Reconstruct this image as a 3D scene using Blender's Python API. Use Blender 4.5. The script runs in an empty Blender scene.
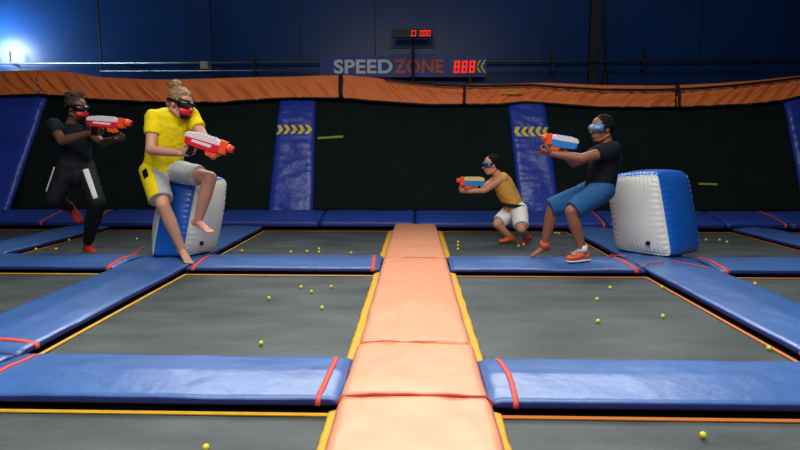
import bpy, bmesh, math, random
from mathutils import Vector, Matrix, noise
random.seed(7)
PI = math.pi
C = bpy.context.scene.collection

# ---------------------------------------------------------------- camera
F, H = 560.0, 1.0
PITCH = math.atan(77/F); YAW = math.atan(15.5*math.cos(PITCH)/F)
cd = bpy.data.cameras.new('camera'); cam = bpy.data.objects.new('camera', cd); C.objects.link(cam)
cd.sensor_width = 36; cd.lens = F/800*36; cd.clip_start = .05
cam.location = (0, 0, H); cam.rotation_euler = (PI/2-PITCH, 0, YAW)
bpy.context.scene.camera = cam
cd.dof.use_dof = False
# ---------------------------------------------------------------- world, lights, exposure
w = bpy.data.worlds.new('world'); bpy.context.scene.world = w; w.use_nodes = True
w.node_tree.nodes['Background'].inputs[0].default_value = (.35, .5, .9, 1)
w.node_tree.nodes['Background'].inputs[1].default_value = .02
vs = bpy.context.scene.view_settings
vs.view_transform = 'Standard'; vs.look = 'None'; vs.gamma = 1; vs.use_curve_mapping = False
vs.exposure = 0.0
def area(name, loc, tgt, sx, sy, power, col):
    l = bpy.data.lights.new(name, 'AREA'); l.shape = 'RECTANGLE'; l.size = sx; l.size_y = sy
    l.energy = power; l.color = col
    o = bpy.data.objects.new(name, l); C.objects.link(o); o.location = loc
    d = Vector(tgt)-Vector(loc); o.rotation_euler = d.to_track_quat('-Z', 'Y').to_euler()
    return o
area('ceiling_lamp_near', (0, 2.0, 4.4), (0, 2.3, 0), 5.5, 1.6, 260, (1, .97, .92))
area('ceiling_lamp_middle', (0, 8.2, 4.9), (0, 1.6, 0), 9.0, 1.4, 135, (1, .98, .96)).data.spread = math.radians(85)
area('ceiling_lamp_behind', (-1.0, -2.2, 4.0), (0, 5.5, .6), 4.0, 1.2, 120, (1, .95, .9))
area('back_wall_fill', (0, 8.2, 5.7), (0, 11, 3.0), 12.0, .5, 40, (.7, .85, 1))  # added fill on the back wall for missing ambient bounce, not a room fixture
sp = bpy.data.lights.new('wall_spot', 'SPOT'); sp.energy = 360; sp.color = (.7, .86, 1); sp.spot_size = math.radians(160); sp.spot_blend = 1; sp.shadow_soft_size = .3
so = bpy.data.objects.new('wall_spot', sp); C.objects.link(so); so.location = (-8.2, 10.35, 2.9)
so.rotation_euler = (Vector((-7.6, 11, 3.1))-Vector(so.location)).to_track_quat('-Z', 'Y').to_euler()

# ---------------------------------------------------------------- projecting helpers (pixel on a real plane -> world point)
_f = Vector((-math.sin(YAW)*math.cos(PITCH), math.cos(YAW)*math.cos(PITCH), -math.sin(PITCH)))
_r = Vector((math.cos(YAW), math.sin(YAW), 0)); _u = _r.cross(_f)
def ray(px, py): return _f*F+_r*(px-400)+_u*(225-py)
def at(px, py, Y):
    d = ray(px, py); return Vector((0, 0, H))+d*(Y/d.y)
def on(px, py, z=0.0):
    d = ray(px, py); return Vector((0, 0, H))+d*((z-H)/d.z)

# ---------------------------------------------------------------- materials
def lin(r, g, b):
    f = lambda c: (c/255/12.92) if c/255 <= .04045 else ((c/255+.055)/1.055)**2.4
    return (f(r), f(g), f(b), 1)
def mat(name, rgb, rough=.5, metal=0, spec=.5, bump=0, bscale=20, var=0, vscale=3, coat=0, emit=0, stretch=None):
    m = bpy.data.materials.new(name); m.use_nodes = True
    nt = m.node_tree; b = nt.nodes['Principled BSDF']
    c = lin(*rgb)
    b.inputs['Base Color'].default_value = c; b.inputs['Roughness'].default_value = rough
    b.inputs['Metallic'].default_value = metal; b.inputs['Specular IOR Level'].default_value = spec
    b.inputs['Coat Weight'].default_value = coat; b.inputs['Coat Roughness'].default_value = .2
    if emit:
        b.inputs['Emission Color'].default_value = c; b.inputs['Emission Strength'].default_value = emit
    tc = nt.nodes.new('ShaderNodeTexCoord'); mp = nt.nodes.new('ShaderNodeMapping')
    nt.links.new(tc.outputs['Object'], mp.inputs[0])
    if stretch: mp.inputs['Scale'].default_value = stretch
    if var:
        n = nt.nodes.new('ShaderNodeTexNoise'); n.inputs['Scale'].default_value = vscale; n.inputs['Detail'].default_value = 6
        nt.links.new(mp.outputs[0], n.inputs[0])
        r = nt.nodes.new('ShaderNodeValToRGB'); nt.links.new(n.outputs[0], r.inputs[0])
        lo = tuple(x*(1-var) for x in c[:3])+(1,); hi = tuple(min(1, x*(1+var)) for x in c[:3])+(1,)
        r.color_ramp.elements[0].position = .3; r.color_ramp.elements[1].position = .7
        r.color_ramp.elements[0].color = lo; r.color_ramp.elements[1].color = hi
        nt.links.new(r.outputs[0], b.inputs['Base Color'])
    if bump:
        n = nt.nodes.new('ShaderNodeTexNoise'); n.inputs['Scale'].default_value = bscale; n.inputs['Detail'].default_value = 3
        nt.links.new(mp.outputs[0], n.inputs[0])
        bp = nt.nodes.new('ShaderNodeBump'); bp.inputs['Strength'].default_value = bump; bp.inputs['Distance'].default_value = .02
        nt.links.new(n.outputs[0], bp.inputs['Height']); nt.links.new(bp.outputs[0], b.inputs['Normal'])
    return m
M = dict(
 blue=mat('blue_vinyl', (58, 103, 170), .38, spec=.8, bump=.45, bscale=6, var=.12),
 bluewall=mat('blue_divider_vinyl', (42, 66, 172), .34, bump=.5, bscale=9, var=.12),
 bluefoot=mat('blue_foot_vinyl', (44, 76, 168), .40, spec=.6, bump=.35, bscale=7, var=.12),
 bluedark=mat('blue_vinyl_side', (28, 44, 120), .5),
 orange=mat('orange_vinyl', (236, 160, 122), .40, bump=.2, bscale=7, var=.05),
 cap=mat('orange_cap_vinyl', (240, 126, 62), .48, bump=.2, bscale=8, var=.08),
 capseam=mat('seam_black', (14, 14, 16), .7),
 coral=mat('coral_webbing', (222, 84, 72), .6),
 red=mat('red_cord', (214, 62, 58), .6),
 yellow=mat('yellow_webbing', (226, 172, 40), .6, var=.1, vscale=15),
 yelloworange=mat('orange_webbing', (206, 120, 50), .6),
 bed=mat('trampoline_mesh', (74, 82, 83), .6, spec=.3, bump=.25, bscale=40, var=.35, vscale=3.0, stretch=(.6, 1.6, 1)),
 apron=mat('black_spring_cover', (8, 8, 10), .8, spec=.2),
 net=mat('wall_trampoline_mesh', (15, 27, 27), .85, spec=.15, var=.2),
 frame=mat('black_steel', (10, 10, 12), .6),
 floor=mat('concrete', (22, 23, 26), .8),
 ceil=mat('ceiling_paint', (14, 15, 20), .9),
 chev=mat('yellow_print', (235, 215, 60), .5),
 green=mat('yellow_green_line', (150, 150, 40), .6),
 wall=mat('blue_wall_paint', (22, 56, 106), .32, spec=.2, bump=.05, bscale=3, var=.1, vscale=1.2),
 wallpanel=mat('blue_panel_paint', (19, 50, 98), .5, spec=.15, var=.08),
 post=mat('dark_post', (10, 14, 30), .6),
 pipe=mat('steel_pipe', (120, 125, 130), .32, metal=.8),
 boxgrey=mat('grey_box', (170, 165, 145), .6),
 sign=mat('sign_blue', (24, 44, 140), .5),
 signw=mat('sign_white', (215, 220, 230), .5),
 signo=mat('sign_orange', (200, 84, 44), .5),
 led=mat('led_red', (255, 30, 30), .5, emit=.75),
 leddim=mat('led_panel', (20, 14, 16), .4),
 ball=mat('yellow_foam', (225, 225, 50), .6),
 infw=mat('white_vinyl', (226, 228, 224), .36, spec=.5, bump=.06, bscale=6, coat=.2),
 infb=mat('royal_blue_vinyl', (28, 104, 206), .34, bump=.06, bscale=6, coat=.3),
 black=mat('black_plastic', (10, 10, 12), .45, spec=.3),
 rubber=mat('black_rubber', (12, 12, 12), .7),
 skinA=mat('skin_fair', (206, 150, 124), .5, var=.06, vscale=9),
 skinB=mat('skin_brown', (112, 74, 52), .5, var=.06, vscale=9),
 skinC=mat('skin_light', (200, 140, 110), .5),
 skinD=mat('skin_tan', (140, 88, 66), .5, var=.05, vscale=9),
 shirtY=mat('yellow_cotton', (238, 214, 18), .8, spec=.2, bump=.3, bscale=14, var=.05),
 shirtK=mat('black_cotton', (18, 24, 32), .85, spec=.2, bump=.3, bscale=12),
 pantK=mat('black_sportswear', (16, 20, 28), .75, spec=.3, bump=.2, bscale=12),
 tank=mat('amber_jersey', (218, 160, 78), .8, spec=.2, bump=.3, bscale=14),
 shortG=mat('pale_grey_shorts', (176, 182, 188), .75, bump=.3, bscale=14),
 shortB=mat('blue_shorts', (38, 88, 142), .75, spec=.2, bump=.3, bscale=14),
 white=mat('white_fabric', (225, 225, 222), .7),
 hairA=mat('dark_blond_hair', (150, 118, 84), .6, var=.35, vscale=30, bump=.8, bscale=70),
 hairB=mat('brown_curly_hair', (62, 44, 32), .8, var=.4, vscale=30, bump=1, bscale=50),
 hairD=mat('black_hair', (26, 20, 20), .85, spec=.15, bump=.8, bscale=60),
 shoeO=mat('orange_shoe', (228, 96, 52), .6, var=.1, vscale=20),
 shoeR=mat('red_shoe', (196, 40, 36), .6),
 lens=mat('smoked_lens', (30, 34, 44), .12, coat=.5),
 lensb=mat('blue_lens', (120, 140, 175), .12, coat=.6),
 gred=mat('red_plastic', (220, 30, 48), .35),
 gwhite=mat('white_plastic', (225, 215, 222), .35),
 gorange=mat('orange_plastic', (240, 84, 30), .4),
 gblue=mat('blue_plastic', (52, 128, 205), .35),
 gyell=mat('pale_yellow_plastic', (224, 200, 110), .4),
)

# ---------------------------------------------------------------- mesh helpers
def obj(name, verts, faces, m, parent=None, smooth=True, fm=None):
    me = bpy.data.meshes.new(name); me.from_pydata([tuple(v) for v in verts], [], faces); me.validate(); me.update()
    ms = m if isinstance(m, (list, tuple)) else [m]
    for q in ms: me.materials.append(q)
    if fm: 
        for p, i in zip(me.polygons, fm): p.material_index = i
    if smooth:
        for p in me.polygons: p.use_smooth = True
    o = bpy.data.objects.new(name, me); C.objects.link(o)
    if parent: 
        o.parent = parent; o.matrix_parent_inverse = Matrix.Translation(parent.location).inverted()
    return o
def thing(name, label, cat, loc=(0, 0, 0), group=None):
    o = bpy.data.objects.new(name, None); C.objects.link(o); o.empty_display_size = .1
    o.location = loc; o['label'] = label; o['category'] = cat
    if group: o['group'] = group
    return o
def tag(o, label, cat, group=None):
    o['label'] = label; o['category'] = cat
    if group: o['group'] = group
    return o
def struct(o): o['kind'] = 'structure'; return o
class MB:
    def __init__(s): s.v = []; s.f = []; s.m = []
    def add(s, v, f, mi=0):
        n = len(s.v); s.v += [Vector(q) for q in v]; s.f += [tuple(i+n for i in q) for q in f]; s.m += [mi]*len(f); return s
    def box(s, lo, hi, mi=0, mtx=None):
        x0, y0, z0 = lo; x1, y1, z1 = hi
        v = [Vector(q) for q in ((x0,y0,z0),(x1,y0,z0),(x1,y1,z0),(x0,y1,z0),(x0,y0,z1),(x1,y0,z1),(x1,y1,z1),(x0,y1,z1))]
        if mtx: v = [mtx@q for q in v]
        return s.add(v, [(0,3,2,1),(4,5,6,7),(0,1,5,4),(1,2,6,5),(2,3,7,6),(3,0,4,7)], mi)
    def loft(s, secs, cap=True, mi=0):      # secs: list of rings (equal length)
        n = len(secs[0]); v = [q for r in secs for q in r]; f = []
        for i in range(len(secs)-1):
            for j in range(n):
                a = i*n+j; b = i*n+(j+1) % n
                f.append((a, b, b+n, a+n))
        if cap: f.append(tuple(range(n-1, -1, -1))); f.append(tuple((len(secs)-1)*n+j for j in range(n)))
        return s.add(v, f, mi)
    def tube(s, pts, r, n=8, mi=0, cap=True):
        pts = [Vector(p) for p in pts]; rs = r if isinstance(r, (list, tuple)) else [r]*len(pts)
        secs = []; prev = None
        for i, p in enumerate(pts):
            d = (pts[min(i+1, len(pts)-1)]-pts[max(i-1, 0)]).normalized()
            a = prev if prev is not None else (Vector((0,0,1)) if abs(d.z) < .9 else Vector((1,0,0)))
            x = (a-d*a.dot(d)).normalized(); y = d.cross(x); prev = x
            secs.append([p+x*math.cos(t)*rs[i]+y*math.sin(t)*rs[i] for t in [2*PI*k/n for k in range(n)]])
        return s.loft(secs, cap, mi)
    def ell(s, c, r, axes=None, nu=16, nv=10, mi=0):
        c = Vector(c); ax = axes or (Vector((1,0,0)), Vector((0,1,0)), Vector((0,0,1)))
        v = [c+ax[2]*r[2]]; f = []
        for i in range(1, nv):
            t = PI*i/nv
            for j in range(nu):
                p = 2*PI*j/nu
                v.append(c+ax[0]*r[0]*math.sin(t)*math.cos(p)+ax[1]*r[1]*math.sin(t)*math.sin(p)+ax[2]*r[2]*math.cos(t))
        v.append(c-ax[2]*r[2]); L = len(v)-1
        for j in range(nu): f.append((0, 1+j, 1+(j+1) % nu)); f.append((L, L-nu+(j+1) % nu, L-nu+j))
        for i in range(nv-2):
            for j in range(nu):
                a = 1+i*nu+j; b = 1+i*nu+(j+1) % nu; f.append((a, a+nu, b+nu, b))
        return s.add(v, f, mi)
    def cap2(s, a, b, ra, rb, n=14, mi=0):  # tapered capsule
        a = Vector(a); b = Vector(b); d = (b-a)
        if d.length < 1e-6: return s.ell(a, (ra,)*3)
        s.ell(a, (ra,)*3, nu=n, nv=8, mi=mi); s.ell(b, (rb,)*3, nu=n, nv=8, mi=mi)
        return s.tube([a, b], [ra, rb], n=n, mi=mi)
    def limb(s, pts, rs):
        for i in range(len(pts)-1): s.cap2(pts[i], pts[i+1], rs[i], rs[i+1])
        return s
    def eloft(s, items, side, n=20):        # items: (point, halfwidth along side, halfdepth)
        secs = []
        side = Vector(side).normalized()
        P = [Vector(i[0]) for i in items]
        for i, (p, a, b) in enumerate(items):
            d = (P[min(i+1, len(P)-1)]-P[max(i-1, 0)]).normalized()
            sd = i if False else side
            sx = (sd-d*sd.dot(d)).normalized(); sy = d.cross(sx)
            secs.append([Vector(p)+sx*math.cos(t)*a+sy*math.sin(t)*b for t in [2*PI*k/n for k in range(n)]])
        return s.loft(secs)
    def make(s, name, m, parent=None, smooth=True):
        return obj(name, s.v, s.f, m, parent, smooth, s.m if isinstance(m, (list, tuple)) else None)
    def remesh(s, name, m, parent=None, vox=.006, smooth=3, wr=0, wscale=12, fac=.5):
        me = bpy.data.meshes.new('tmp'); me.from_pydata([tuple(v) for v in s.v], [], s.f); me.update()
        bm = bmesh.new(); bm.from_mesh(me); bmesh.ops.recalc_face_normals(bm, faces=bm.faces); bm.to_mesh(me); bm.free()
        t = bpy.data.objects.new('tmp', me); C.objects.link(t)
        r = t.modifiers.new('r', 'REMESH'); r.mode = 'VOXEL'; r.voxel_size = vox
        if smooth:
            q = t.modifiers.new('s', 'SMOOTH'); q.factor = fac; q.iterations = smooth
        dg = bpy.context.evaluated_depsgraph_get(); dg.update()
        nm = bpy.data.meshes.new_from_object(t.evaluated_get(dg)); bpy.data.objects.remove(t); bpy.data.meshes.remove(me)
        nm.name = name; nm.materials.clear(); nm.materials.append(m)
        if wr:
            for v in nm.vertices:
                p = v.co*wscale
                v.co += v.normal*wr*(noise.noise(Vector((p.x, p.y, p.z*1.0)))+.5*noise.noise(Vector((p.x*2.3, p.y*2.3, p.z*2.3))))
        for p in nm.polygons: p.use_smooth = True
        o = bpy.data.objects.new(name, nm); C.objects.link(o)
        if parent: o.parent = parent; o.matrix_parent_inverse = Matrix.Translation(parent.location).inverted()
        return o
def grid(name, fn, nu, nv, m, parent=None, thick=0, back=None):
    """surface fn(u,v)->Vector, optional backing offset to give it thickness"""
    v = [fn(i/nu, j/nv) for j in range(nv+1) for i in range(nu+1)]
    f = [(j*(nu+1)+i, j*(nu+1)+i+1, (j+1)*(nu+1)+i+1, (j+1)*(nu+1)+i) for j in range(nv) for i in range(nu)]
    if thick:
        off = Vector(back)*thick; n = len(v); v += [q+off for q in v]
        f += [tuple(k+n for k in reversed(q)) for q in f]
        for i in range(nu):
            f.append((i+1, i, i+n, i+1+n)); b = nv*(nu+1); f.append((b+i, b+i+1, b+i+1+n, b+i+n))
        for j in range(nv):
            a = j*(nu+1); f.append((a, a+nu+1, a+nu+1+n, a+n)); a += nu; f.append((a+nu+1, a, a+n, a+nu+1+n))
    return obj(name, v, f, m, parent)

# ---------------------------------------------------------------- room shell
XW = 10.5; YB = 11.0; ZC = 6.0; ZF = -.6; YN = -4.0
struct(MB().box((-XW, YN, ZF-.1), (XW, YB, ZF)).make('floor', M['floor'], smooth=False))
struct(MB().box((-XW, YN, ZC), (XW, YB+.2, ZC+.1)).make('ceiling', M['ceil'], smooth=False))
struct(MB().box((-XW, YB, ZF), (XW, YB+.15, ZC)).make('wall_back', M['wall'], smooth=False))
struct(MB().box((-XW-.15, YN, ZF-.1), (-XW, YB+.15, ZC)).make('wall_left', M['wall'], smooth=False))
struct(MB().box((XW, YN, ZF-.1), (XW+.15, YB+.15, ZC)).make('wall_right', M['wall'], smooth=False))
struct(MB().box((-XW, YN-.15, ZF-.1), (XW, YN, ZC)).make('wall_near', M['wall'], smooth=False))
# pilasters and seams of the back wall
def wx(px): return at(px, 60, YB-.03).x
b = MB()
for a, c, d in ((188, 212, .05), (596, 616, .04)): b.box((wx(a), YB-d, ZF), (wx(c), YB-.001, ZC))
struct(b.make('trim_1', M['wallpanel'], smooth=False))
b = MB()
for a in (100, 300, 375, 543, 700): b.box((wx(a)-.01, YB-.006, ZF), (wx(a)+.01, YB-.001, ZC))
struct(b.make('trim_2', M['post'], smooth=False))
b = MB(); b.box((wx(588), YB-.12, ZF), (wx(597), YB-.001, ZC))
struct(b.make('trim_3', M['post'], smooth=False))

# conduits on the wall
def conduit(px0, px1, py, r, label, br):
    t = thing('wall_pipe', label, 'pipe', (0, YB-.2, at(400, py, YB-.2).z))
    p0 = at(px0, py, YB-.2); p1 = at(px1, py, YB-.2); z = at(400, py, YB-.2).z
    MB().tube([(p0.x, YB-.2, z), (p1.x, YB-.2, z)], r, 10).make('pipe', M['pipe'], t)
    for q in br:
        x = at(q, py, YB-.2).x
        MB().box((x-.015, YB-.2-.01, z-.015), (x+.015, YB-.001, z+.015)).make('bracket', M['frame'], t, smooth=False)
    return t
conduit(-60, 880, 62, .022, 'upper long steel pipe along the blue wall', (9, 120, 254, 553, 645, 760))
conduit(100, 860, 70, .009, 'thin lower pipe running under the main wall pipe', (150, 254, 553, 645))
for q, y0, y1, lab in ((9, 51, 62, 'short upright stub above the wall pipe at far left'), (553, 50, 72, 'short upright stub on the wall pipe right of the sign'), (645, 50, 66, 'short upright stub on the wall pipe toward the right'), (254, 54, 72, 'short upright stub on the wall pipe left of the sign')):
    a = at(q, y0, YB-.235); c = at(q, y1, YB-.235)
    tag(MB().box((a.x-.022, YB-.255, c.z), (a.x+.022, YB-.223, a.z)).make('pipe_stub', M['frame'], smooth=False), lab, 'pipe bracket', 'pipe stubs on the wall')
a = at(206, 66, YB-.15)
t = thing('junction_box', 'small beige electrical box on the wall pipe', 'electrical box', a)
MB().box((a.x-.07, YB-.26, a.z-.07), (a.x+.07, YB-.002, a.z+.07)).make('box_body', M['boxgrey'], t, smooth=False)
MB().box((a.x-.06, YB-.268, a.z-.06), (a.x+.06, YB-.26, a.z+.06)).make('box_cover', M['boxgrey'], t, smooth=False)
a0 = at(605, -20, YB-.06); a1 = at(605, 80, YB-.06)
t = thing('hanging_cable', 'black cable hanging down the wall beside the dark post', 'cable', a0)
MB().tube([(a0.x, YB-.06, ZC-.01), (a0.x+.02, YB-.06, 3.4), (a1.x-.02, YB-.06, 2.9), (a1.x, YB-.06, a1.z)], .022, 8).make('cable', M['rubber'], t)
MB().tube([(a1.x, YB-.06, a1.z-.25), (a1.x, YB-.06, a1.z+.22)], [.09, .025], 10).make('plug', M['rubber'], t)

# ---------------------------------------------------------------- sign and score board
YS = 10.7
def q_at(px, py, Y=YS): return at(px, py, Y)
p0 = q_at(320, 77.5); p1 = q_at(487, 55.5)
sg = thing('speed_zone_sign', 'long blue sign with white and orange lettering and red digits', 'sign', (p0.x, YS, p0.z))
MB().box((p0.x, YS, p0.z), (p1.x, YS+.05, p1.z)).make('sign_board', M['sign'], sg, smooth=False)
for x in (p0.x+.3, p1.x-.3): MB().box((x-.03, YS+.05, p0.z-.1), (x+.03, YB-.001, p0.z+.3)).make('bracket', M['frame'], sg, smooth=False)
def text(s, x0, x1, z0, z1, Y, m, name, parent, bold=.02):
    c = bpy.data.curves.new('t', 'FONT'); c.body = s; c.size = 1; c.offset = bold; c.extrude = .004; c.space_character = 1.05
    o = bpy.data.objects.new('t', c); C.objects.link(o)
    dg = bpy.context.evaluated_depsgraph_get(); dg.update()
    me = bpy.data.meshes.new_from_object(o.evaluated_get(dg)); bpy.data.objects.remove(o)
    xs = [v.co.x for v in me.vertices]; ys = [v.co.y for v in me.vertices]
    ax, bx, ay, by = min(xs), max(xs), min(ys), max(ys)
    for v in me.vertices:
        x, y, z = v.co
        v.co = (x0+(x-ax)/(bx-ax)*(x1-x0), Y-z-.006, z0+(y-ay)/(by-ay)*(z1-z0))
    me.materials.clear(); me.materials.append(m)
    o = bpy.data.objects.new(name, me); C.objects.link(o); o.parent = parent; o.matrix_parent_inverse = Matrix.Translation(parent.location).inverted()
    return o
zt = q_at(400, 59.3).z; zb = q_at(400, 73.6).z
text('SPEED', q_at(334, 66).x, q_at(392.5, 66).x, zb, zt, YS, M['signw'], 'lettering', sg, .03)
text('ZONE', q_at(394, 66).x, q_at(443.5, 66).x, zb, zt, YS, M['signo'], 'lettering', sg, .03)
def segs(digits, x0, x1, z0, z1, Y, name, parent, gap=.22, slant=.08):
    SEG = {'8': 'abcdefg', '0': 'abcdef', ' ': ''}
    n = len(digits); w_ = (x1-x0)/n; b = MB(); th = (z1-z0)*.13
    for i, ch in enumerate(digits):
        a = x0+i*w_+w_*gap/2; c = x0+(i+1)*w_-w_*gap/2; zm = (z0+z1)/2
        R = dict(a=(a, z1-th, c, z1), d=(a, z0, c, z0+th), g=(a, zm-th/2, c, zm+th/2), b=(c-th, zm+th*.2, c, z1-th*.3), c=(c-th, z0+th*.3, c, zm-th*.2), f=(a, zm+th*.2, a+th, z1-th*.3), e=(a, z0+th*.3, a+th, zm-th*.2))
        for s_ in SEG[ch]:
            q = R[s_]; k = len(b.v); b.box((q[0], Y-.012, q[1]), (q[2], Y-.002, q[3]))
            for v in b.v[k:]: v.x += (v.z-z0)*slant
    return b.make(name, M['led'], parent, smooth=False)
pa = q_at(452.5, 74); pb = q_at(475.5, 59.8)
MB().box((pa.x-.02, YS-.012, pa.z-.01), (pb.x+.03, YS-.001, pb.z+.01)).make('digit_panel', M['leddim'], sg, smooth=False)
segs('888', pa.x, pb.x, pa.z+.02, pb.z-.02, YS-.012, 'red_digits', sg, .3)
b = MB()
for k in range(2):
    xl = q_at(475.6+k*4.6, 66).x; zc = q_at(480, 66.3).z; hh = .115; ww = .07; tk = .035
    b.add([(xl+ww, YS-.012, zc+hh), (xl+ww+tk, YS-.012, zc+hh), (xl+tk, YS-.012, zc), (xl, YS-.012, zc), (xl+ww+tk, YS-.012, zc-hh), (xl+ww, YS-.012, zc-hh),
           (xl+ww, YS-.001, zc+hh), (xl+ww+tk, YS-.001, zc+hh), (xl+tk, YS-.001, zc), (xl, YS-.001, zc), (xl+ww+tk, YS-.001, zc-hh), (xl+ww, YS-.001, zc-hh)],
          [(0,3,2,1),(3,5,4,2),(6,7,8,9),(9,8,10,11),(0,1,7,6),(1,2,8,7),(2,4,10,8),(4,5,11,10),(5,3,9,11),(3,0,6,9)])
b.make('chevron_mark', M['chev'], sg, smooth=False)
YP = 10.45
pa = at(391.5, 37.5, YP); pb = at(433.5, 29, YP); pc = at(413, 40, YP)
sb = thing('score_display', 'black score display with red digits on a thin pole', 'scoreboard', (pc.x, YP, 1.0))
MB().tube([(pc.x, YP+.06, ZF), (pc.x, YP+.06, pa.z+.02)], .025, 8).make('pole', M['frame'], sb)
MB().box((pa.x, YP-.03, pa.z), (pb.x, YP+.08, pb.z)).make('display_case', M['black'], sb, smooth=False)
pd = at(390, 47, YP); MB().box((pd.x, YP+.04, pd.z-.02), (at(436, 47, YP).x, YP+.08, pd.z+.01)).make('crossbar', M['frame'], sb, smooth=False)
x = lambda q: at(q, 33, YP-.03).x
z0_ = at(413, 36.2, YP-.03).z; z1_ = at(413, 30.4, YP-.03).z
segs('0', x(411), x(416), z0_, z1_, YP-.03, 'red_digits', sb, .1)
segs('000', x(419.5), x(430.5), z0_, z1_, YP-.03, 'red_digits', sb, .2)

# ---------------------------------------------------------------- trampoline court
RX = .29                          # half width of the runner
COLS = [(-6.1, -4.52), (-3.96, -2.54), (-1.93, -RX), (RX, 1.90), (2.50, 3.98), (4.50, 6.1)]
ROWS = [(-.4, 2.155), (2.60, 4.62), (5.20, 7.14)]
ZB = -.064
# steel frame under the pads
b = MB()
for x0, x1 in ((-6.3, -6.12), (-4.44, -4.04), (-2.46, -2.0), (-.2, .2), (1.98, 2.42), (4.06, 4.42), (6.12, 6.3)):
    b.box((x0, -.5, ZF), (x1, 7.6, -.05))
for y0, y1 in ((2.2, 2.52), (4.7, 5.12), (7.22, 7.6)):
    b.box((-6.3, y0, ZF), (6.3, y1, -.052))
struct(b.make('floor_frame', M['frame'], smooth=False)).name = 'trim_4'
rowname = ['front row', 'second row', 'back row']
colname = ['far left outer', 'left outer', 'left of the orange runner', 'right of the orange runner', 'right outer', 'far right outer']
cells = {0: (2, 3), 1: (1, 2, 3, 4), 2: (0, 1, 2, 3, 4, 5)}
desc = {(0,2): 'grey trampoline bed nearest the camera, left of the orange runner', (0,3): 'grey trampoline bed nearest the camera, right of the orange runner',
 (1,1): 'grey trampoline bed at left edge beyond the long diagonal blue pad', (1,2): 'grey trampoline bed behind the front blue pad, left of orange runner',
 (1,3): 'grey trampoline bed behind the front blue pad, right of orange runner', (1,4): 'grey trampoline bed at right edge outside the long diagonal blue pad',
 (2,0): 'far left sliver of trampoline bed at the padded wall foot', (2,1): 'back trampoline bed under the person in black at left',
 (2,2): 'back trampoline bed between left inflatable and orange runner', (2,3): 'back trampoline bed under the person in the amber tank top',
 (2,4): 'back trampoline bed behind the right inflatable block', (2,5): 'far right sliver of trampoline bed at the wall foot'}
for r, cs in cells.items():
    y0, y1 = ROWS[r]
    for c in cs:
        x0, x1 = COLS[c]
        t = thing('trampoline', desc[(r, c)], 'trampoline', ((x0+x1)/2, (y0+y1)/2, ZB), 'trampoline beds')
        # apron under the pads
        g = .10
        xo0, xo1 = x0-(g if c != 3 else .08), x1+(g if c != 2 else .08)
        MB().box((xo0, y0-.09, ZB-.012), (xo1, y1+.09, ZB-.004)).make('spring_cover', M['apron'], t, smooth=False)
        s = .018 if r == 2 else .024
        il, ir, ib, if_ = x0-.02, x1+.02, y0+.02, y1-.035
        if c in (2,): ir = x1-.02
        if c in (3,): il = x0+.02
        def fn(u, v, il=il, ir=ir, ib=ib, if_=if_):
            X = il+(ir-il)*u; Y = ib+(if_-ib)*v
            e = min(u, 1-u)*min(v, 1-v)*16
            return Vector((X, Y, ZB-.02*min(1, e)**.5*.0+.003*noise.noise(Vector((X*2, Y*2, c)))))
        grid('jumping_mat', fn, 24, 24, M['bed'], t)
        sides = [('border_webbing', (il, if_-s, ir, if_), 'yellow'), ('border_webbing', (il, ib, ir, ib+s), 'yellow')]
        mr = 'yelloworange' if c >= 3 else 'yellow'
        if r == 2 or c >= 3: sides[0] = ('border_webbing', (il, if_-s, ir, if_), 'yelloworange')
        sides += [('border_webbing', (il, ib+s, il+s, if_-s), 'yellow' if c in (3, 4) else mr), ('border_webbing', (ir-s, ib+s, ir, if_-s), mr if c != 1 else 'yelloworange')]
        if c == 1 and r == 2: sides[2] = ('border_webbing', (il, ib+s, il+s, if_-s), 'yelloworange')
        for nm, (a0, b0, a1, b1), mm in sides:
            MB().box((a0, b0, ZB+.004), (a1, b1, ZB+.008)).make(nm, M[mm], t, smooth=False)

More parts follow.
